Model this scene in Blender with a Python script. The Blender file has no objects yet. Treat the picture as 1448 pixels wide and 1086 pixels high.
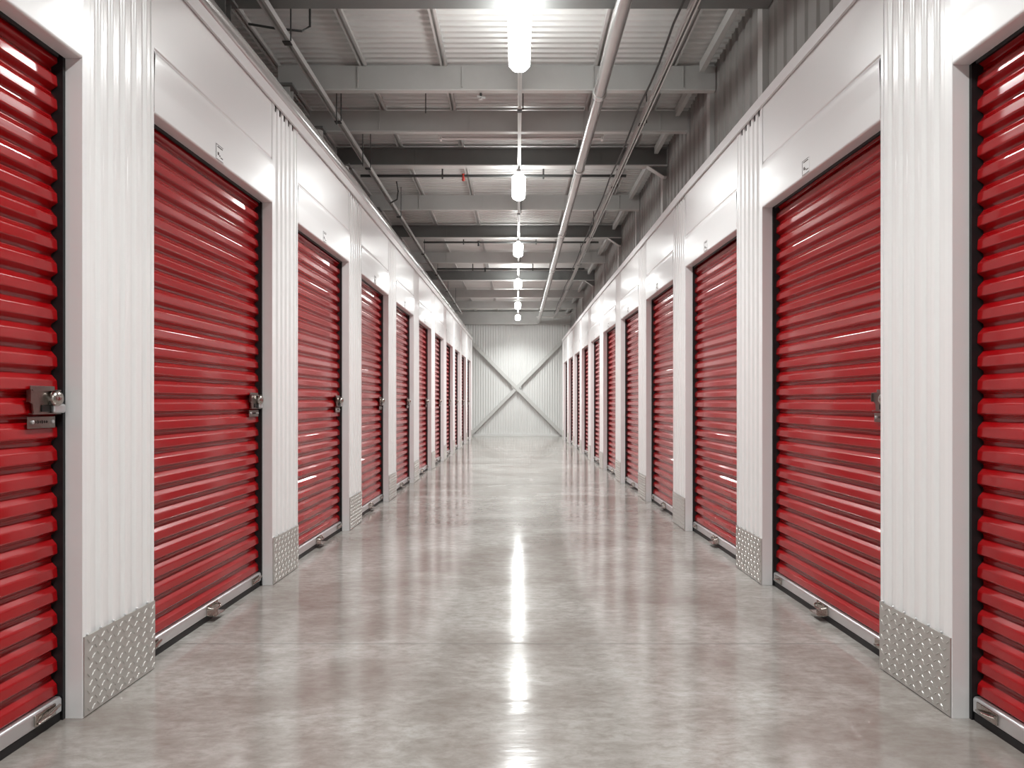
import bpy, bmesh, math, random
from mathutils import Vector, Matrix
random.seed(7)
PI = math.pi
C = bpy.context.scene.collection
S = bpy.context.scene

# ------------------------------------------------------------------ camera
EYE = 1.05
FPX = 950.0
cam_data = bpy.data.cameras.new('camera')
cam = bpy.data.objects.new('camera', cam_data)
C.objects.link(cam)
cam.location = (0, 0, EYE)
cam.rotation_euler = (PI/2, 0, 0)
cam_data.sensor_width = 36
cam_data.lens = FPX/1448*36
cam_data.shift_x = -7.5/1448
cam_data.shift_y = 25/1448
cam_data.clip_start = 0.05
S.camera = cam

# ------------------------------------------------------------------ world, exposure
w = bpy.data.worlds.new('world'); S.world = w
w.use_nodes = True
w.node_tree.nodes['Background'].inputs[0].default_value = (0.9, 0.93, 1, 1)
w.node_tree.nodes['Background'].inputs[1].default_value = 0.3
S.view_settings.view_transform = 'Standard'
S.view_settings.look = 'None'
S.view_settings.gamma = 1
S.view_settings.use_curve_mapping = False
S.view_settings.exposure = 0.34
LAMP_DOWN = 28.0      # emission of the lamp lenses
LAMP_WATTS = 40.0     # downlight of each lamp
LAMP_TINT = (0.96, 1.0, 0.985)
LAMP_PITCH = 3.09
LAMP_FIRST = 4.46
LAMP_Z = 3.45

# ------------------------------------------------------------------ materials
def mat(name, col, rough=0.5, metal=0.0, spec=0.5, coat=0.0, coat_rough=0.1, bump=None, var=None, rvar=None, emit=None):
    m = bpy.data.materials.new(name); m.use_nodes = True
    nt = m.node_tree; b = nt.nodes['Principled BSDF']
    b.inputs['Base Color'].default_value = (*col, 1)
    b.inputs['Roughness'].default_value = rough
    b.inputs['Metallic'].default_value = metal
    b.inputs['Specular IOR Level'].default_value = spec
    b.inputs['Coat Weight'].default_value = coat
    b.inputs['Coat Roughness'].default_value = coat_rough
    if emit:
        b.inputs['Emission Color'].default_value = (*emit[0], 1)
        b.inputs['Emission Strength'].default_value = emit[1]
    geo = None
    def coords(scale):
        nonlocal geo
        if geo is None: geo = nt.nodes.new('ShaderNodeNewGeometry')
        mp = nt.nodes.new('ShaderNodeMapping')
        mp.inputs['Scale'].default_value = scale
        nt.links.new(geo.outputs['Position'], mp.inputs['Vector'])
        return mp.outputs[0]
    def noise(scale3, detail=3, rough_=0.5):
        n = nt.nodes.new('ShaderNodeTexNoise')
        n.inputs['Scale'].default_value = 1
        n.inputs['Detail'].default_value = detail
        n.inputs['Roughness'].default_value = rough_
        nt.links.new(coords(scale3), n.inputs['Vector'])
        return n.outputs['Fac']
    if var:       # (scale3, colour2, lo, hi)
        f = noise(var[0], 5, 0.6)
        r = nt.nodes.new('ShaderNodeMapRange')
        r.inputs['From Min'].default_value = var[2]; r.inputs['From Max'].default_value = var[3]
        nt.links.new(f, r.inputs['Value'])
        mx = nt.nodes.new('ShaderNodeMix'); mx.data_type = 'RGBA'
        mx.inputs['A'].default_value = (*col, 1); mx.inputs['B'].default_value = (*var[1], 1)
        nt.links.new(r.outputs[0], mx.inputs['Factor'])
        nt.links.new(mx.outputs['Result'], b.inputs['Base Color'])
    if rvar:      # (scale3, lo, hi)
        f = noise(rvar[0], 4)
        r = nt.nodes.new('ShaderNodeMapRange')
        r.inputs['From Min'].default_value = 0.3; r.inputs['From Max'].default_value = 0.7
        r.inputs['To Min'].default_value = rvar[1]; r.inputs['To Max'].default_value = rvar[2]
        nt.links.new(f, r.inputs['Value'])
        nt.links.new(r.outputs[0], b.inputs['Roughness'])
    if bump:      # (scale3, distance)
        f = noise(bump[0], 2)
        bp = nt.nodes.new('ShaderNodeBump')
        bp.inputs['Strength'].default_value = 1.0
        bp.inputs['Distance'].default_value = bump[1]
        nt.links.new(f, bp.inputs['Height'])
        nt.links.new(bp.outputs[0], b.inputs['Normal'])
    return m

M = {}
M['white'] = mat('white_painted_steel', (0.80, 0.785, 0.785), 0.30, spec=0.5, coat=0.5, coat_rough=0.12, bump=((1.6, 1.6, 2.2), 0.004))
M['white_rib'] = mat('white_ribbed_steel', (0.82, 0.805, 0.80), 0.30, spec=0.5, coat=0.5, coat_rough=0.15, bump=((3, 3, 0.3), 0.0006))
M['trim'] = mat('white_trim_steel', (0.72, 0.70, 0.70), 0.35)
M['rail'] = mat('pale_grey_rail', (0.50, 0.49, 0.48), 0.14, metal=0.4)
M['red'] = mat('red_painted_steel', (0.31, 0.002, 0.004), 0.25, spec=0.3, coat=0.65, coat_rough=0.07, bump=((2, 2, 30), 0.0006))
M['black'] = mat('black_rubber', (0.006, 0.006, 0.007), 0.5)
M['alu'] = mat('aluminium_bar', (0.68, 0.68, 0.69), 0.32, metal=0.85)
M['chrome'] = mat('worn_chrome', (0.46, 0.42, 0.385), 0.2, metal=1.0, bump=((120, 120, 120), 0.0008))
M['latch_body'] = mat('latch_body_steel', (0.27, 0.24, 0.22), 0.3, metal=1.0, bump=((120, 120, 120), 0.0006))
M['dark_chrome'] = mat('dark_keyway', (0.03, 0.028, 0.026), 0.4, metal=0.6)
M['plate'] = mat('diamond_plate_aluminium', (0.52, 0.505, 0.48), 0.42, metal=0.6)
M['sticker'] = mat('label_paper', (0.74, 0.73, 0.73), 0.5)
M['ink'] = mat('label_ink', (0.05, 0.03, 0.03), 0.6)
M['roof'] = mat('galvanised_roof_sheet', (0.70, 0.69, 0.67), 0.36, metal=0.25, var=((0.8, 3, 1), (0.60, 0.585, 0.57), 0.35, 0.7))
M['beam'] = mat('grey_painted_beam', (0.48, 0.475, 0.46), 0.5, var=((2, 2, 2), (0.43, 0.42, 0.405), 0.4, 0.7))
M['beam_dark'] = mat('dark_grey_painted_beam', (0.17, 0.17, 0.165), 0.5, var=((2, 2, 2), (0.14, 0.14, 0.135), 0.4, 0.7))
M['flange'] = mat('galvanised_flange', (0.60, 0.59, 0.57), 0.35, metal=0.2)
M['galv'] = mat('galvanised_channel', (0.60, 0.59, 0.575), 0.3, metal=0.4)
M['pipe'] = mat('grey_pipe', (0.50, 0.49, 0.475), 0.27, metal=0.6)
M['dark'] = mat('dark_steel', (0.06, 0.06, 0.058), 0.5, metal=0.3)
M['redhead'] = mat('red_sprinkler_cap', (0.4, 0.03, 0.02), 0.4)
M['fixture'] = mat('fixture_enamel', (0.85, 0.80, 0.78), 0.4)
M['tube'] = mat('unlit_tube', (0.72, 0.66, 0.64), 0.3)
M['upper'] = mat('grey_ribbed_wall', (0.30, 0.29, 0.275), 0.5, metal=0.1, var=((2, 2, 0.6), (0.25, 0.24, 0.225), 0.4, 0.7))
M['endwall'] = mat('light_grey_ribbed_wall', (0.74, 0.74, 0.725), 0.6, metal=0.0)
M['brace'] = mat('light_grey_brace', (0.60, 0.60, 0.58), 0.4)
M['lens'] = mat('lit_lamp_lens', (0.9, 0.9, 0.9), 0.4, emit=(LAMP_TINT, LAMP_DOWN))
M['joint'] = mat('joint_filler', (0.16, 0.15, 0.14), 0.6)
M['lamp_body'] = mat('lamp_housing_enamel', (0.6, 0.6, 0.6), 0.4)

def floor_material():
    m = bpy.data.materials.new('polished_concrete'); m.use_nodes = True
    nt = m.node_tree; b = nt.nodes['Principled BSDF']; L = nt.links.new
    g = nt.nodes.new('ShaderNodeNewGeometry')
    def n(sc, det, rg, dist=0.0):
        mp = nt.nodes.new('ShaderNodeMapping'); mp.inputs['Scale'].default_value = sc
        L(g.outputs['Position'], mp.inputs['Vector'])
        x = nt.nodes.new('ShaderNodeTexNoise'); x.inputs['Scale'].default_value = 1
        x.inputs['Detail'].default_value = det; x.inputs['Roughness'].default_value = rg
        x.inputs['Distortion'].default_value = dist
        L(mp.outputs[0], x.inputs['Vector']); return x.outputs['Fac']
    def rng(v, a, c, d, e):
        r = nt.nodes.new('ShaderNodeMapRange')
        for k, q in zip(('From Min', 'From Max', 'To Min', 'To Max'), (a, c, d, e)): r.inputs[k].default_value = q
        L(v, r.inputs['Value']); return r.outputs[0]
    def mix(f, A, B):
        x = nt.nodes.new('ShaderNodeMix'); x.data_type = 'RGBA'
        L(f, x.inputs['Factor'])
        for s, v in (('A', A), ('B', B)):
            if isinstance(v, tuple): x.inputs[s].default_value = (*v, 1)
            else: L(v, x.inputs[s])
        return x.outputs['Result']
    big = n((1.1, 1.6, 1), 6, 0.65, 0.4)
    fine = n((14, 30, 1), 8, 0.75, 0.3)
    c1 = mix(rng(big, 0.38, 0.62, 0, 1), (0.40, 0.385, 0.362), (0.235, 0.208, 0.188))
    c2 = mix(rng(fine, 0.40, 0.66, 0, 0.6), c1, (0.17, 0.135, 0.118))
    L(c2, b.inputs['Base Color'])
    L(rng(n((2.5, 5, 1), 4, 0.6), 0.3, 0.7, 0.09, 0.18), b.inputs['Roughness'])
    b.inputs['Specular IOR Level'].default_value = 1.0
    bp = nt.nodes.new('ShaderNodeBump'); bp.inputs['Strength'].default_value = 1
    bp.inputs['Distance'].default_value = 0.0010
    L(n((2.5, 14, 1), 3, 0.55), bp.inputs['Height'])
    L(bp.outputs[0], b.inputs['Normal'])
    return m
M['floor'] = floor_material()

# ------------------------------------------------------------------ mesh helpers
class MB:
    def __init__(s): s.v = []; s.f = []
    def add(s, vs, fs):
        o = len(s.v); s.v += [tuple(p) for p in vs]; s.f += [tuple(i+o for i in f) for f in fs]; return s
    def box(s, x0, x1, y0, y1, z0, z1, bev=0.0):
        if bev <= 0:
            vs = [(x, y, z) for z in (z0, z1) for y in (y0, y1) for x in (x0, x1)]
            return s.add(vs, [(0,2,3,1),(4,5,7,6),(0,1,5,4),(2,6,7,3),(0,4,6,2),(1,3,7,5)])
        bm = bmesh.new(); bmesh.ops.create_cube(bm, size=1)
        for v in bm.verts:
            v.co = ((x0+x1)/2+v.co.x*(x1-x0), (y0+y1)/2+v.co.y*(y1-y0), (z0+z1)/2+v.co.z*(z1-z0))
        bmesh.ops.bevel(bm, geom=list(bm.edges), offset=bev, segments=2, affect='EDGES', profile=0.5)
        s.add([v.co[:] for v in bm.verts], [[v.index for v in f.verts] for f in bm.faces]); bm.free(); return s
    def tube(s, pts, r, n=12, cap=True):
        pts = [Vector(p) for p in pts]; rings = []
        for i, p in enumerate(pts):
            a = pts[max(0, i-1)]; c = pts[min(len(pts)-1, i+1)]
            t = (c-a).normalized()
            up = Vector((0,0,1)) if abs(t.z) < 0.9 else Vector((1,0,0))
            u = t.cross(up).normalized(); v = t.cross(u).normalized()
            rr = r[i] if isinstance(r, (list, tuple)) else r
            rings.append([p+u*rr*math.cos(2*PI*k/n)+v*rr*math.sin(2*PI*k/n) for k in range(n)])
        vs = [q for R_ in rings for q in R_]
        fs = [(i*n+k, i*n+(k+1) % n, (i+1)*n+(k+1) % n, (i+1)*n+k) for i in range(len(pts)-1) for k in range(n)]
        if cap: fs += [tuple(range(n))[::-1], tuple((len(pts)-1)*n+k for k in range(n))]
        return s.add(vs, fs)
    def sheet(s, prof, a, b, f, thick=None):
        """extrude a 2D polyline between a and b; f(p, t) -> 3D point. thick: offset fn"""
        n = len(prof); vs = [f(p, a) for p in prof]+[f(p, b) for p in prof]
        return s.add(vs, [(i, i+1, n+i+1, n+i) for i in range(n-1)])
    def prism(s, poly, a, b, f):
        n = len(poly); vs = [f(p, a) for p in poly]+[f(p, b) for p in poly]
        return s.add(vs, [(i, (i+1) % n, n+(i+1) % n, n+i) for i in range(n)]+[tuple(range(n))[::-1], tuple(range(n, 2*n))])
    def build(s, name, m, parent=None, smooth=False):
        me = bpy.data.meshes.new(name); me.from_pydata(s.v, [], s.f)
        bm = bmesh.new(); bm.from_mesh(me); bmesh.ops.recalc_face_normals(bm, faces=bm.faces); bm.to_mesh(me); bm.free()
        me.materials.append(m)
        if smooth:
            me.polygons.foreach_set('use_smooth', [True]*len(me.polygons))
            me.set_sharp_from_angle(angle=math.radians(38))
        o = bpy.data.objects.new(name, me); C.objects.link(o)
        if parent: o.parent = parent
        return o

def fillet(pts, r, seg=3):
    out = [pts[0]]
    for i in range(1, len(pts)-1):
        p = Vector(pts[i]); a = Vector(pts[i-1])-p; b = Vector(pts[i+1])-p
        la, lb = a.length, b.length; q = min(r, la*0.45, lb*0.45)
        A = p+a.normalized()*q; B = p+b.normalized()*q
        for k in range(seg+1):
            t = k/seg
            out.append(tuple((1-t)**2*A+2*t*(1-t)*p+t*t*B))
    out.append(pts[-1]); return out

def thing(name, label, cat, loc=(0,0,0), rz=0, group=None):
    o = bpy.data.objects.new(name, None); C.objects.link(o)
    o.empty_display_size = 0.1
    o.location = loc; o.rotation_euler = (0, 0, rz)
    o['label'] = label; o['category'] = cat
    if group: o['group'] = group
    return o
def tag(o, label, cat, group=None):
    o['label'] = label; o['category'] = cat
    if group: o['group'] = group
    return o
def struct(name, mb, m, smooth=False):
    o = mb.build(name, m, None, smooth); o['kind'] = 'structure'; return o
def copy_tree(o, parent=None):
    c = o.copy(); C.objects.link(c)
    if parent: c.parent = parent
    for ch in list(o.children): copy_tree(ch, c)
    return c

# ------------------------------------------------------------------ plan of the aisle
D0, PITCH, PIL = 2.227, 1.616, 0.42
OPEN = PITCH-PIL
KN = [(-3, 1.48), (0.61, 1.475), (2.227, 1.441), (3.843, 1.401), (5.459, 1.366), (7.075, 1.355), (8.691, 1.337),
      (10.307, 1.318), (11.923, 1.303), (13.539, 1.296), (15.155, 1.289), (16.771, 1.279), (18.387, 1.268), (20.0, 1.257)]
def W(d):
    for (a, wa), (b, wb) in zip(KN, KN[1:]):
        if d <= b: return wa+(wb-wa)*(d-a)/(b-a)
    return KN[-1][1]
def spot(side, d, slope):
    X = side*W(d)
    ang = math.atan2(1, side*slope) if side < 0 else math.atan2(-1, -side*slope)
    return (X, d, 0), ang
ZT = {-1: 2.765, 1: 2.737}           # lower edge of the top trim
NB = 10                              # last pilaster index
ROW_END = D0+NB*PITCH+PIL
END = 20.57
ROOF = 3.82

# ------------------------------------------------------------------ setting
mb = MB()
mb.add([(-2.2, -3.2, 0), (1.75, -3.2, 0), (1.75, END+0.15, 0), (-2.2, END+0.15, 0),
        (-2.2, -3.2, -0.1), (1.75, -3.2, -0.1), (1.75, END+0.15, -0.1), (-2.2, END+0.15, -0.1)],
       [(0,1,2,3),(4,7,6,5),(0,4,5,1),(1,5,6,2),(2,6,7,3),(3,7,4,0)])
struct('floor', mb, M['floor'])
for i, d in enumerate((2.915, 5.74, 8.56, 11.4, 14.2, 17.0)):
    struct('trim_%d' % (10+i), MB().box(-1.5 if i < 1 else -1.42, 1.5 if i < 1 else 1.42, d-0.0018, d+0.0018, -0.002, 0.0006), M['joint'])

# roof sheet, ribs running across the aisle
prof = []; y = -3.0; p = 0.075
while y < END+0.1:
    prof += [(y, ROOF), (y+0.030, ROOF), (y+0.040, ROOF+0.018), (y+0.062, ROOF+0.018)]; y += p+0.0
mb = MB().sheet(prof, -2.2, 1.72, lambda q, t: (t, q[0], q[1]))
mb.box(-2.2, 1.72, -3.2, END+0.15, ROOF+0.03, ROOF+0.06)
struct('ceiling', mb, M['roof'])

# side walls of the building above and behind the rows
def ribprof(a, b, pitch, depth, flat=0.6):
    out = []; t = a
    while t < b:
        out += [(t, 0), (t+pitch*flat, 0), (t+pitch*(flat+0.08), depth), (t+pitch*0.92, depth)]; t += pitch
    return out
pr = ribprof(-3.1, END+0.1, 0.15, 0.014, 0.62)
mb = MB().sheet(pr, 0.0, ROOF+0.03, lambda q, t: (1.625+q[1], q[0], t))
mb.box(1.65, 1.70, -3.2, END+0.15, 0, ROOF+0.03)
struct('wall_right', mb, M['upper'])
mb = MB().sheet(pr, 2.70, ROOF+0.03, lambda q, t: (-2.10-q[1], q[0], t))
mb.box(-2.18, -2.13, -3.2, END+0.15, 0, ROOF+0.03)
struct('wall_left', mb, M['upper'])
struct('trim_1', MB().box(-2.12, -1.70, -3.2, END, 2.66, 2.698), M['beam'])
struct('trim_2', MB().box(-1.74, -1.70, -3.2, END, 0, 2.66), M['upper'])
struct('wall_back', MB().box(-2.2, 1.72, -3.3, -3.2, 0, ROOF+0.06), M['white'])
# far wall
prf = ribprof(-2.2, 1.75, 0.077, 0.012, 0.5)
mb = MB().sheet(prf, 0.0, ROOF+0.02, lambda q, t: (q[0], END+q[1], t))
mb.box(-2.2, 1.75, END+0.02, END+0.1, 0, ROOF+0.03)
struct('wall_end', mb, M['endwall'])
struct('baseboard_end', MB().box(-1.6, 1.6, END-0.03, END-0.002, 0.0, 0.07), M['endwall'])
struct('trim_3', MB().box(-0.02, 0.005, END-0.012, END-0.002, 0.07, 3.40), M['endwall'])
for side, nm in ((-1, 'trim_4'), (1, 'trim_5')):
    X0 = side*(W(ROW_END)+0.0); X1 = side*(1.62 if side > 0 else 1.70)
    struct(nm, MB().box(min(X0, X1), max(X0, X1), ROW_END+0.003, ROW_END+0.02, 0, ZT[side]), M['white'])

# top trims following the two rows
def follow(side, sec, da, db, name, m, smooth=False):
    ds = [da]+[a for a, _ in KN if da < a < db]+[db]
    n = len(sec); vs = []; fs = []
    for d in ds: vs += [(side*(W(d)+q[0]), d, q[1]) for q in sec]
    for i in range(len(ds)-1):
        for k in range(n): fs.append((i*n+k, i*n+(k+1) % n, (i+1)*n+(k+1) % n, (i+1)*n+k))
    fs += [tuple(range(n)), tuple((len(ds)-1)*n+k for k in range(n))]
    return struct(name, MB().add(vs, fs), m, smooth)
for side, nm in ((-1, 'trim_left'), (1, 'trim_right')):
    z = ZT[side]
    follow(side, [(-0.012, z), (-0.012, z+0.062), (0.12, z+0.062), (0.12, z+0.050), (0.0, z+0.050), (0.0, z)], -3.0, ROW_END+0.03, nm, M['trim'])
follow(-1, [(0.060+0.068*math.cos(2*PI*k/28), ZT[-1]+0.062+0.067+0.068*math.sin(2*PI*k/28)) for k in range(28)], -3.0, ROW_END+0.03, 'trim_6', M['rail'], True)
follow(1, [(0.10, ZT[1]+0.062), (0.10, ZT[1]+0.085), (0.15, ZT[1]+0.085), (0.15, ZT[1]+0.062)], -3.0, ROW_END+0.03, 'trim_7', M['beam_dark'])

# ------------------------------------------------------------------ roll-up door prototype (local: x right, y into the wall, z up)
ORD = ['nearest', 'second', 'third', 'fourth', 'fifth', 'sixth', 'seventh', 'eighth', 'ninth', 'tenth', 'eleventh', 'twelfth', 'thirteenth']
HW = OPEN/2
def make_door():
    t = thing('roll_up_door', 'x', 'door', group='red roll-up doors along the aisle')
    # curtain
    p = 0.077; pts = []; z = 0.062
    while z < 2.24:
        pts += [(0.096, z+0.001), (0.096, z+0.012), (0.0742, z+0.025), (0.0768, z+0.057)]
        z += p
    pts.append((0.096, z))
    pts = fillet(pts, 0.004, 3)
    mb = MB().sheet(pts, -HW+0.014, HW-0.014, lambda q, s_: (s_, q[0], q[1]))
    mb.box(-HW+0.014, HW-0.014, 0.100, 0.103, 0.06, z)
    mb.build('curtain', M['red'], t)
    for s_ in (-1, 1):
        mb = MB()
        mb.box(min(s_*(HW-0.012), s_*(HW+0.01)), max(s_*(HW-0.012), s_*(HW+0.01)), 0.058, 0.115, 0, 2.27)
        mb.box(min(s_*(HW-0.030), s_*(HW-0.012)), max(s_*(HW-0.030), s_*(HW-0.012)), 0.105, 0.115, 0, 2.27)
        mb.build('guide_track', M['black'], t)
    # bottom bar, an angle with a rolled upper lip
    prof = fillet([(0.088, 0.080), (0.066, 0.080), (0.060, 0.073), (0.060, 0.030), (0.088, 0.026)], 0.004, 3)
    prof2 = [(a, b) for a, b in prof]
    mb = MB().prism(prof2, -HW+0.016, HW-0.016, lambda q, s_: (s_, q[0], q[1]))
    mb.build('bottom_bar', M['alu'], t)
    MB().box(-HW+0.016, HW-0.016, 0.064, 0.086, 0.0, 0.027).build('bottom_seal', M['black'], t)
    # pull handle in the middle of the bar
    h = MB()
    h.box(-0.055, 0.055, 0.055, 0.060, 0.030, 0.078, 0.0015)
    h.box(-0.050, 0.050, 0.018, 0.058, 0.026, 0.031, 0.001)
    h.tube([(-0.045, 0.056, 0.066), (-0.040, 0.036, 0.060), (-0.015, 0.030, 0.055), (0.015, 0.030, 0.055), (0.040, 0.036, 0.060), (0.045, 0.056, 0.066)], 0.005, 8)
    h.tube([(-0.03, 0.05, 0.072), (-0.03, 0.046, 0.072)], 0.006, 8); h.tube([(0.03, 0.05, 0.072), (0.03, 0.046, 0.072)], 0.006, 8)
    h.build('pull_handle', M['chrome'], t)
    for x in (-0.515, 0.505):
        e = MB(); e.box(x-0.045, x+0.045, 0.054, 0.060, 0.036, 0.072, 0.0015)
        e.tube([(x-0.04, 0.052, 0.046), (x, 0.040, 0.056), (x+0.05, 0.046, 0.064)], 0.005, 8)
        e.build('stop_clip', M['chrome'], t)
    # slide latch with its cylinder
    l = MB()
    l.box(0.455, 0.560, 0.066, 0.070, 1.083, 1.100, 0.001)
    poly = [(0.437, 1.086), (0.437, 1.052), (0.455, 1.043), (0.460, 1.012), (0.580, 1.012), (0.580, 1.045), (0.560, 1.086)]
    l.prism(poly, 0.060, 0.066, lambda q, s_: (q[0], s_, q[1]))
    for zz in (1.086, 1.012):
        l.box(0.445, 0.57, 0.052, 0.066, zz-0.002, zz+0.002)
    l.box(0.437, 0.441, 0.052, 0.066, 1.05, 1.086)
    l.box(0.440, 0.560, 0.064, 0.068, 0.966, 1.003, 0.0015)
    lo = l.build('latch', M['latch_body'], t); lo['label'] = 'worn chrome slide latch with round lock cylinder'
    c = MB(); ys = [0.060, 0.044, 0.037, 0.031, 0.029]; rs = [0.026, 0.026, 0.022, 0.013, 0.001]
    c.tube([(0.540, a, 1.060) for a in ys], rs, 20)
    c.build('lock_cylinder', M['chrome'], lo, True)
    MB().box(0.490, 0.530, 0.056, 0.061, 1.018, 1.040, 0.001).build('slot', M['dark_chrome'], lo)
    MB().box(0.530, 0.580, 0.042, 0.060, 1.013, 1.043, 0.006).build('slide_bolt', M['alu'], lo)
    for x in (0.457, 0.545):
        MB().tube([(x, 0.064, 0.986), (x, 0.060, 0.986), (x, 0.058, 0.986)], [0.006, 0.006, 0.003], 10).build('rivet', M['alu'], lo)
    g = MB(); x = 0.472
    for hh, ww in ((.008, .004), (.011, .007), (.008, .004), (.011, .006), (.009, .005), (.008, .007)):
        g.box(x, x+ww*0.55, 0.0632, 0.0645, 0.986-hh/2, 0.986+hh/2); g.box(x, x+ww, 0.0632, 0.0645, 0.984, 0.987); x += ww+0.004
    g.build('stamped_marking', M['dark_chrome'], lo)
    return t

def make_pilaster():
    t = thing('corrugated_pilaster', 'x', 'pilaster', group='white corrugated pilasters between the doors')
    hw = PIL/2; top = 2.79
    pts = [(-hw+0.018, 0.003), (-hw+0.036, 0.003)]
    n = 5; x0 = -hw+0.036; pitch = (PIL-0.072)/n
    for i in range(n):
        a = x0+i*pitch
        pts += [(a+0.010, 0.003), (a+0.019, 0.015), (a+pitch-0.019, 0.015), (a+pitch-0.010, 0.003)]
    pts += [(hw-0.036, 0.003), (hw-0.018, 0.003)]
    pts = fillet(pts, 0.004, 3)
    MB().sheet(pts, 0.0, top, lambda q, s_: (q[0], q[1], s_)).build('ribbed_panel', M['white_rib'], t)
    for s_ in (-1, 1):
        L = [(hw-0.020, 0.0), (hw-0.0015, 0.0), (hw, 0.0015), (hw, 0.058), (hw-0.003, 0.058), (hw-0.003, 0.003), (hw-0.020, 0.003)]
        MB().prism([(s_*a, b) for a, b in L], 0.0, top, lambda q, z: (q[0], q[1], z)).build('jamb_trim', M['white'], t)
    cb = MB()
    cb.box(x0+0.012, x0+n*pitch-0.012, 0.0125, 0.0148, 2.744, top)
    cb.build('rib_notch_shade', M['dark'], t)  # dark strip stands in for the shade in the rib recesses under the trim
    k = MB(); k.box(-hw+0.002, hw-0.002, -0.005, -0.0005, 0.004, 0.268)
    px = 0.0255; nx = 16; nz = 9; pz = 0.0285
    for j in range(nz):
        for i in range(nx):
            cx = -hw+0.022+i*px+(px/2 if j % 2 else 0); cz = 0.020+j*pz
            if cx > hw-0.012: continue
            sgn = 1 if (i+j) % 2 else -1
            a = math.radians(40 if sgn > 0 else 128); u = (math.cos(a), math.sin(a)); v = (-u[1], u[0]); L_, w_ = 0.0118, 0.0034
            P = lambda s1, s2, y: (cx+u[0]*s1+v[0]*s2, y, cz+u[1]*s1+v[1]*s2)
            k.add([P(-L_, 0, -0.005), P(0, w_, -0.005), P(L_, 0, -0.005), P(0, -w_, -0.005), P(-L_*0.55, 0, -0.0078), P(L_*0.55, 0, -0.0078)],
                  [(0, 3, 5, 4), (3, 2, 5), (2, 1, 5), (1, 0, 4, 5)])
    ko = k.build('kick_plate', M['plate'], t); ko['label'] = 'grey diamond-pattern metal kick plate'
    for x in (-0.19, -0.12, -0.05, 0.02, 0.09, 0.16):
        MB().tube([(x, 0.001, 0.272), (x, -0.004, 0.272), (x, -0.006, 0.272)], [0.004, 0.004, 0.002], 8).build('screw', M['alu'], ko)
    return t

def make_header():
    t = thing('header_panel', 'x', 'panel', group='white header panels above the doors')
    a = HW-0.001
    pts = fillet([(0.058, 0.0), (0.0, 0.0), (0.0, 0.12), (-0.004, 0.218), (-0.003, 0.238), (0.004, 0.250), (0.010, 0.256), (0.0045, 0.262), (0.0035, 0.64)], 0.009, 5)
    MB().sheet(pts, -a, a, lambda q, s_: (s_, q[0], q[1])).build('folded_panel', M['white'], t)
    MB().box(-a+0.03, a-0.03, 0.0585, 0.068, -0.012, 0.02).build('head_seal', M['black'], t)
    st = MB().box(-0.088, -0.012, -0.0015, 0.0, 0.006, 0.080).build('unit_label', M['sticker'], t)
    st['label'] = 'small pale sticker with dark print'
    ink = MB(); q = (-0.0022, -0.0014)
    def bar(x0, x1, z0, z1): ink.box(x0, x1, q[0], q[1], z0, z1)
    bar(-0.086, -0.083, 0.014, 0.078); bar(-0.086, -0.014, 0.076, 0.0785); bar(-0.086, -0.014, 0.008, 0.0105)
    bar(-0.072, -0.020, 0.066, 0.071); bar(-0.070, -0.056, 0.030, 0.044); bar(-0.052, -0.044, 0.026, 0.034); bar(-0.040, -0.018, 0.022, 0.027)
    ink.build('print', M['ink'], st)
    return t

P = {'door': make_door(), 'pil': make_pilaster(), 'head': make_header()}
used = set()
def put(kind, side, d, slope, label, dz=0):
    o = P[kind] if kind not in used else copy_tree(P[kind]); used.add(kind)
    loc, ang = spot(side, d, slope)
    o.location = (loc[0], loc[1], dz); o.rotation_euler = (0, 0, ang); o['label'] = label
    return o
NAMES = {-1: 'left', 1: 'right'}
HZ = {-1: [2.188, 2.188, 2.185, 2.172, 2.165, 2.162, 2.158, 2.152, 2.15, 2.145, 2.145, 2.145], 1: [2.166, 2.160, 2.145, 2.122, 2.115, 2.112, 2.108, 2.105, 2.105, 2.105, 2.105, 2.105]}
for side in (-1, 1):
    for k in range(-1, NB+1):
        dk = D0+k*PITCH
        slope = (W(dk+PITCH)-W(dk))/PITCH
        if k >= 0:
            where = 'at the far end of the row' if k == NB else 'between red doors'
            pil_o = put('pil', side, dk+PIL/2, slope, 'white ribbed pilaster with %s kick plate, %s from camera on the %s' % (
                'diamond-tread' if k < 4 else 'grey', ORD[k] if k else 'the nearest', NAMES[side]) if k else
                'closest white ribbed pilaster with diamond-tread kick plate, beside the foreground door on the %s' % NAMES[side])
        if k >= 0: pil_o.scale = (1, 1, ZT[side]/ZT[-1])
        if k < NB:
            dc = dk+PIL+OPEN/2
            j = k+1
            if k == -1:
                put('door', side, dc, slope, 'foreground red corrugated roll-up door cut off by the %s picture edge' % NAMES[side])
                put('head', side, dc, slope, 'foreground white header panel cut off at the upper %s corner' % NAMES[side], HZ[side][0])
            else:
                put('door', side, dc, slope, 'red corrugated roll-up door, %s from the camera in the %s row' % (ORD[j], NAMES[side]))
                put('head', side, dc, slope, 'white folded header panel with sticker, over the %s red door on the %s' % (ORD[j], NAMES[side]), HZ[side][j])

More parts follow.
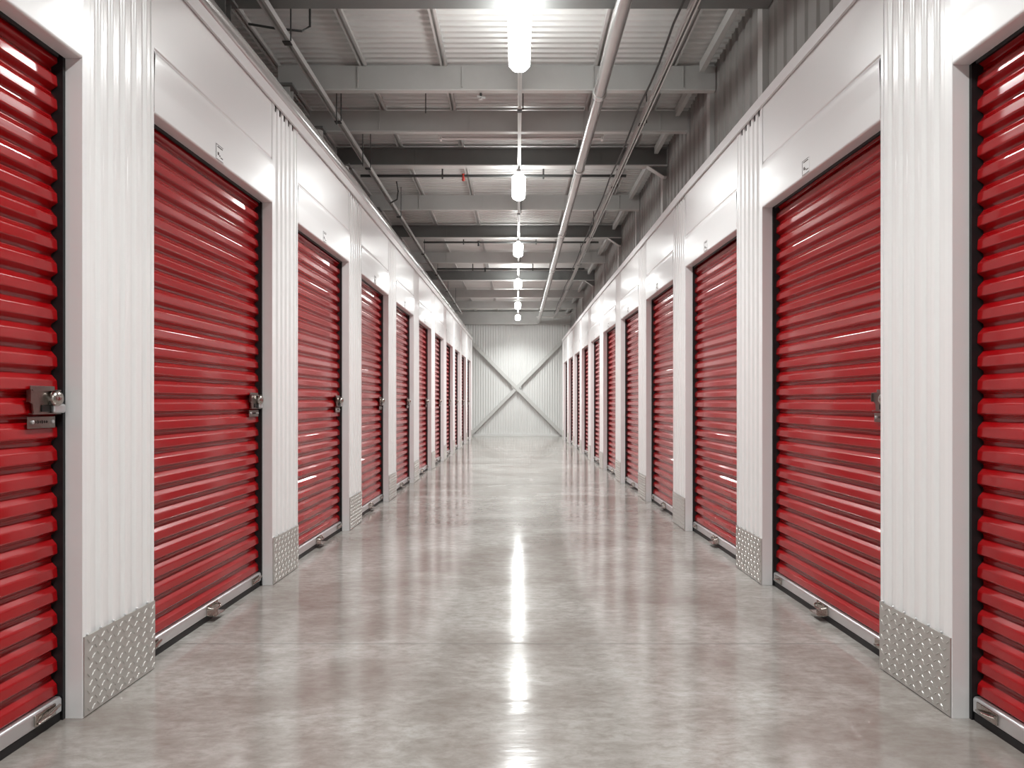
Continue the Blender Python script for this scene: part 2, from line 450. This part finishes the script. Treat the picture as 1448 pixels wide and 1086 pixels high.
# ------------------------------------------------------------------ roof steel
BEAMS = [(4.29, 1), (5.48, 0), (6.32, 0), (7.27, 1), (8.9, 0), (10.45, 1), (12.3, 0), (14.1, 1), (16.4, 0), (18.3, 0), (20.35, 2)]
for i, (d, main) in enumerate(BEAMS):
    zb = 3.60 if main < 2 else 3.41; zt = 3.785
    t = thing('roof_beam', {0: 'grey steel roof beam, %s crossing the aisle counted from the camera',
                            1: 'darker grey steel roof beam, %s crossing the aisle counted from the camera',
                            2: 'grey edge beam against the far wall top, %s of the crossing beams'}[main] % ORD[i], 'beam', (0, d, zb), 0, 'roof beams across the aisle')
    m = M['beam_dark'] if main == 1 else M['beam']
    H = zt-zb
    x0, x1 = -1.95, 1.615
    if main == 0 and i in (2,): x1 = 1.60
    MB().box(x0, x1, -0.006, 0.006, 0.0, H).build('web', m, t)
    MB().box(x0, x1, -0.045 if main == 1 else -0.004, 0.05, -0.012, 0.0).build('lower_flange', M['flange' if i else 'beam_dark'], t)
    MB().box(x0, x1, -0.045 if main == 1 else -0.004, 0.05, H-0.004, H).build('upper_flange', m, t)
    for xs in ((-1.3, -0.45, 0.62, 1.35) if main == 0 else (-1.1, 0.9)):
        MB().box(xs-0.004, xs+0.004, -0.016, -0.006, 0.01, H-0.01).build('stiffener', m, t)
    if main == 1 and i:
        MB().prism([(1.42, -0.012), (1.615, -0.012), (1.615, -0.12), (1.58, -0.12)], -0.006, 0.006, lambda q, s_: (q[0], s_, q[1])).build('gusset', m, t)
        MB().prism([(1.40, -0.012), (1.415, -0.02), (1.58, -0.128), (1.615, -0.128), (1.615, -0.120), (1.58, -0.120), (1.42, -0.012)], -0.04, 0.04, lambda q, s_: (q[0], s_, q[1])).build('gusset_flange', M['beam'], t)
    # posts carrying the beam on the left, and flat posts on the right wall
    tp = thing('steel_post', 'grey post on top of the left row under the %s roof beam' % ORD[i], 'post', (-1.86, d-0.06, 2.70), 0, 'posts above the left row')
    if i in (2, 3, 6):
        MB().tube([(0, 0, 0), (0, 0, zb-2.70-0.03)], 0.05, 20).build('shaft', M['flange'], tp, True)
    else:
        mb = MB(); mb.box(-0.04, 0.04, -0.045, -0.038, 0, zb-2.70-0.03); mb.box(-0.04, 0.04, 0.038, 0.045, 0, zb-2.70-0.03); mb.box(-0.004, 0.004, -0.038, 0.038, 0, zb-2.70-0.03)
        mb.build('shaft', m if main == 1 else M['beam'], tp)
    MB().box(-0.07, 0.07, -0.08, 0.08, zb-2.70-0.03, zb-2.70-0.012).build('cap_plate', M['beam_dark'], tp)
    if main < 2 and i not in (2,):
        o = MB().box(1.585, 1.625, d+0.055, d+0.14, 2.2, ROOF-0.02).build('wall_post', M['beam'])
        tag(o, 'flat grey post on the right upper wall beside the %s roof beam' % ORD[i], 'post', 'posts on the right upper wall')

XS = [(-1.97, 'over the left row'), (-1.26, 'left of centre'), (-0.60, 'just left of the lamps'), (0.66, 'just right of the lamps'), (1.27, 'over the right row')]
for x, wh in XS:
    mb = MB(); mb.box(x-0.028, x+0.028, 0.5, END-0.05, ROOF-0.006, ROOF-0.001)
    mb.box(x-0.028, x-0.022, 0.5, END-0.05, ROOF-0.030, ROOF-0.006); mb.box(x+0.022, x+0.028, 0.5, END-0.05, ROOF-0.030, ROOF-0.006)
    mb.box(x-0.028, x-0.010, 0.5, END-0.05, ROOF-0.033, ROOF-0.030); mb.box(x+0.010, x+0.028, 0.5, END-0.05, ROOF-0.033, ROOF-0.030)
    tag(mb.build('roof_batten', M['galv']), 'thin galvanised batten running lengthwise under the roof sheet, %s' % wh, 'batten', 'battens under the roof')
t = thing('eave_channel', 'grey eave channel running lengthwise beside the right upper wall', 'channel', (0, 0, 0))
prev = 0.5
for i, (d, main) in enumerate(BEAMS[:-1]+[(END-0.05, 0)]):
    a, b = prev, d-0.06
    if b-a > 0.1:
        mb = MB(); mb.box(1.47, 1.476, a, b, 3.716, 3.78); mb.box(1.47, 1.51, a, b, 3.71, 3.716); mb.box(1.47, 1.55, a, b, 3.78, 3.787)
        mb.build('channel_length', M['beam'], t)
    prev = d+0.06

# ------------------------------------------------------------------ services under the beams
def ring(mb, x, d, z, r, L): mb.tube([(x, d-L/2, z), (x, d+L/2, z)], r, 20)
t = thing('sprinkler_main', 'thick grey sprinkler main pipe running lengthwise right of the lamps', 'pipe', (0.64, 2.0, 3.45))
MB().tube([(0, 0, 0), (0, 18.4, 0)], 0.047, 24).build('pipe', M['pipe'], t, True)
for d in (5.25, 6.95, 9.6, 12.2, 14.8, 17.4):
    mb = MB(); ring(mb, 0, d-2.0-0.02, 0, 0.055, 0.05); mb.build('coupling', M['galv'], t, True)
for d, _ in BEAMS[1:-1:2]:
    MB().tube([(0.0, d-2.0+0.1, 0.03), (0.0, d-2.0+0.1, 0.36)], 0.006, 8).build('hanger_rod', M['dark'], t)

def channel_run(name, label, x, z, d0, d1, gaps, wid=0.045):
    t = thing(name, label, 'channel', (x, d0, z))
    prev = 0.0
    for g in gaps+[d1-d0]:
        mb = MB()
        mb.box(-wid/2, wid/2, prev, g, 0.036, 0.040)
        mb.box(-wid/2, -wid/2+0.004, prev, g, 0.0, 0.036); mb.box(wid/2-0.004, wid/2, prev, g, 0.0, 0.036)
        mb.box(-wid/2, -wid/2+0.013, prev, g, -0.003, 0.0); mb.box(wid/2-0.013, wid/2, prev, g, -0.003, 0.0)
        mb.build('channel_length', M['galv'], t)
        prev = g+0.012
    for g in gaps:
        MB().box(-wid/2-0.004, wid/2+0.004, g-0.02, g+0.03, -0.010, -0.003).build('splice_plate', M['dark'], t)
        MB().tube([(wid/2+0.012, g-0.03, -0.008), (wid/2+0.012, g-0.03, ROOF-z)], 0.005, 6).build('hanger_rod', M['dark'], t)
    return t
channel_run('cable_channel', 'galvanised cable channel running lengthwise above the left row', -1.535, 3.45, 2.2, 18.4, [2.28, 3.55, 4.7, 6.5, 8.7, 10.5, 12.4, 14.2])
rt = channel_run('cable_channel', 'galvanised cable channel running lengthwise between the thick main and the right row', 1.075, 3.45, 2.2, 19.6, [3.6, 5.3, 7.6, 9.6, 12.2, 15.0])
for o_ in (-0.011, 0.013):
    MB().tube([(o_, 0, -0.010), (o_, 17.2, -0.010)], 0.007, 8).build('conduit', M['galv'], rt, True)
channel_run('lamp_track', 'narrow galvanised track carrying the row of lit lamps', 0.02, 3.545, 2.0, 20.0, [3.75, 6.9, 10.0, 13.0], 0.032)
# thin cable swagging between clips beside the right channel
pts = []
cl = [2.2, 4.3, 5.48, 7.27, 8.9, 10.45, 12.3, 14.1, 16.4, 18.3]
for a, b in zip(cl, cl[1:]):
    for q in range(8):
        u = q/8; pts.append((1.0+0.006*math.sin(PI*u), a+(b-a)*u, 3.47-0.02*math.sin(PI*u)))
pts.append((1.0, cl[-1], 3.47))
tag(MB().tube(pts, 0.008, 8).build('cable', M['dark'], None, True), 'thin dark cable sagging beside the right cable channel', 'cable')
# branch lines across
for i, (d, z, x0, x1, wh) in enumerate([(7.72, 3.645, -1.80, 1.25, 'with a red capped head, before the second lamp'), (10.75, 3.60, -1.5, 1.3, 'just before the third lamp'), (13.0, 3.62, -1.55, 1.3, 'beyond the third lamp')]):
    t = thing('sprinkler_branch', 'thin dark sprinkler pipe across the aisle %s' % wh, 'pipe', (0, d, z), 0, 'sprinkler branches')
    MB().tube([(x0, 0, 0), (x1, 0, 0)], 0.016, 12).build('pipe', M['dark'], t, True)
    for x in (-0.86, 0.3):
        mb = MB(); mb.tube([(x, 0, 0.12), (x, 0, -0.035)], 0.010, 10); mb.build('drop', M['dark'], t)
    h = MB(); x = -0.62
    h.tube([(x, 0, 0.02), (x, 0, -0.03), (x, 0, -0.045), (x, 0, -0.06)], [0.02, 0.014, 0.02, 0.012], 12)
    h.build('sprinkler_head', M['redhead'] if i == 0 else M['dark'], t)
# sprinkler / detector seen below beam two
for (x, d, z) in ((-0.30, 5.53, 3.56),):
    t = thing('sprinkler_nozzle', 'small metal sprinkler nozzle under the second roof beam left of the lamps', 'sprinkler', (x, d, z))
    MB().tube([(0, 0, 0.03), (0, 0, -0.02)], 0.010, 10).build('stem', M['dark'], t)
    MB().tube([(-0.03, 0, 0.0), (0.04, 0, -0.012)], 0.012, 10).build('body', M['galv'], t)
    MB().tube([(0.0, 0, -0.022), (0.0, 0, -0.026)], 0.02, 12).build('deflector', M['galv'], t)
# thin vertical wires left of centre
for i, (px, d, y0, y1) in enumerate(((476, 5.6, 125, 176), (513, 6.4, 117, 235), (602, 5.7, 128, 160), (451, 5.6, 10, 60))[:3]):
    x = (px-731.5)*d/FPX; za = ROOF-0.002; zb = EYE+(568-y1)*d/FPX
    o = MB().tube([(x, d, za), (x, d, zb)], 0.005, 6).build('hanger_rod', M['dark'])
    tag(o, ['thin dark rod hanging beside the left cable channel, nearest', 'longest thin dark rod hanging near the left cable channel', 'short thin dark rod hanging near mid-left under the second beam'][i], 'rod', 'loose hanger rods')
# looped flex from the left channel
tag(MB().tube([(-1.42, 4.6, 3.80), (-1.42, 4.6, 3.62), (-1.46, 4.55, 3.56), (-1.62, 4.5, 3.55), (-1.80, 4.5, 3.58)], 0.008, 8).build('flexible_conduit', M['dark'], None, True), 'thin dark conduit bending off the left cable channel near the top left', 'conduit')
tag(MB().tube([(-1.42, 7.9, 3.64), (-1.40, 7.9, 3.52), (-1.43, 8.0, 3.46), (-1.53, 8.1, 3.445)], 0.009, 8).build('flexible_conduit', M['dark'], None, True), 'short dark conduit looping from the sprinkler pipe to the left channel', 'conduit')
tag(MB().tube([(0.55, 19.3, 3.48), (1.1, 19.3, 3.48), (1.35, 19.3, 3.50), (1.52, 19.3, 3.56), (1.58, 19.3, 3.62)], 0.022, 10).build('bent_pipe', M['galv'], None, True), 'pale pipe bending up to the right wall near the far end', 'pipe')

# unlit tube fixture across the aisle
t = thing('fluorescent_fixture', 'unlit long tube fixture mounted crosswise before the second lamp', 'light fixture', (0.04, 6.52, 3.62))
mb = MB(); mb.prism([(-0.03, 0.03), (0.03, 0.03), (0.025, -0.008), (-0.025, -0.008)], -0.80, 0.80, lambda q, s_: (s_, q[0], q[1])); mb.build('housing', M['fixture'], t)
MB().tube([(-0.77, -0.012, -0.020), (0.77, -0.012, -0.020)], 0.012, 14).build('tube', M['tube'], t, True)
for x in (-0.79, 0.775): MB().box(x, x+0.015, -0.028, 0.028, -0.036, 0.03).build('end_cap', M['fixture'], t)
for x in (-0.5, 0.5): MB().tube([(x, 0, 0.03), (x, 0, 0.19)], 0.005, 6).build('hanger_rod', M['dark'], t)

# lit lamps
LN, LW = 0.78, 0.15
def make_lamp():
    t = thing('hanging_lamp', 'x', 'lamp', group='lit lamps in a row over the aisle')
    MB().box(-0.022, 0.022, -LN/2-0.02, LN/2+0.02, 0.046, 0.075, 0.004).build('housing', M['lamp_body'], t)
    mb = MB(); n_ = 32; rings = []
    for q, k_ in ((-LN/2, 0.35), (-LN/2+0.02, 0.8), (-LN/2+0.06, 1.0), (LN/2-0.06, 1.0), (LN/2-0.02, 0.8), (LN/2, 0.35)):
        rings += [(LW/2*k_*math.cos(2*PI*i/n_), q, 0.002+0.044*k_*math.sin(2*PI*i/n_)) for i in range(n_)]
    mb.add(rings, [(r*n_+i, r*n_+(i+1) % n_, (r+1)*n_+(i+1) % n_, (r+1)*n_+i) for r in range(5) for i in range(n_)]+[tuple(range(n_)), tuple(5*n_+i for i in range(n_))])
    mb.build('lens', M['lens'], t, True)
    ld = bpy.data.lights.new('downlight', 'AREA'); ld.shape = 'RECTANGLE'; ld.size = 0.10; ld.size_y = LN-0.10
    ld.energy = LAMP_WATTS; ld.color = LAMP_TINT; ld.spread = math.radians(132)
    lo = bpy.data.objects.new('downlight', ld); C.objects.link(lo); lo.parent = t; lo.location = (0, 0, -0.046)
    for y in (-0.3, 0.3): MB().tube([(0, y, 0.07), (0, y, 0.095)], 0.006, 6).build('hanger', M['dark'], t)
    return t
lamp0 = make_lamp()
for k in range(-2, 6):
    o = lamp0 if k == -2 else copy_tree(lamp0)
    o.location = (0.015, LAMP_FIRST+k*LAMP_PITCH-(0.7 if k == 5 else 0), LAMP_Z)
    if k >= 2:                       # downlight power raised to brighten the far aisle, lowered by the end wall
        for ch in o.children:
            if ch.type == 'LIGHT':
                ch.data = ch.data.copy(); ch.data.energy = LAMP_WATTS*(0.9 if k == 5 else 1.5)
    o['label'] = ('bright lit lamp hanging over the aisle, %s from the camera' % ORD[k]) if k > 0 else (
        'largest bright lit lamp at the top centre, nearest in view' if k == 0 else ('lit lamp hanging directly above the camera' if k == -1 else 'lit lamp hanging behind the camera'))

# ------------------------------------------------------------------ cross brace on the far wall
t = thing('cross_brace', 'light grey steel cross brace against the far corrugated wall', 'brace', (-0.02, END-0.10, 1.465))
def diag(dx0, dz0, dx1, dz1, y, nm):
    a = Vector((dx0, 0, dz0)); b = Vector((dx1, 0, dz1)); u = (b-a).normalized(); v = Vector((-u.z, 0, u.x))
    if v.z < 0: v = -v
    mb = MB()
    def slab(w0, w1, y0, y1):
        P_ = [a+v*w0, b+v*w0, b+v*w1, a+v*w1]
        mb.add([(p_.x, y0, p_.z) for p_ in P_]+[(p_.x, y1, p_.z) for p_ in P_], [(0,1,2,3),(7,6,5,4),(0,4,5,1),(1,5,6,2),(2,6,7,3),(3,7,4,0)])
    slab(-0.05, 0.05, y, y+0.008); slab(0.042, 0.05, y+0.008, y+0.075)
    mb.build(nm, M['brace'], t)
diag(-1.42, -1.43, 1.55, 1.57, 0.008, 'diagonal')
diag(1.42, -1.43, -1.60, 1.62, -0.008, 'diagonal')
MB().tube([(0.02, -0.01, -0.09), (0.02, -0.03, -0.09)], 0.022, 12).build('bolt', M['galv'], t)
for sx in (-1, 1):
    MB().box(sx*0.12-0.02, sx*0.12+0.02, -0.012, 0.0, -0.02, 0.05).build('splice_plate', M['brace'], t)
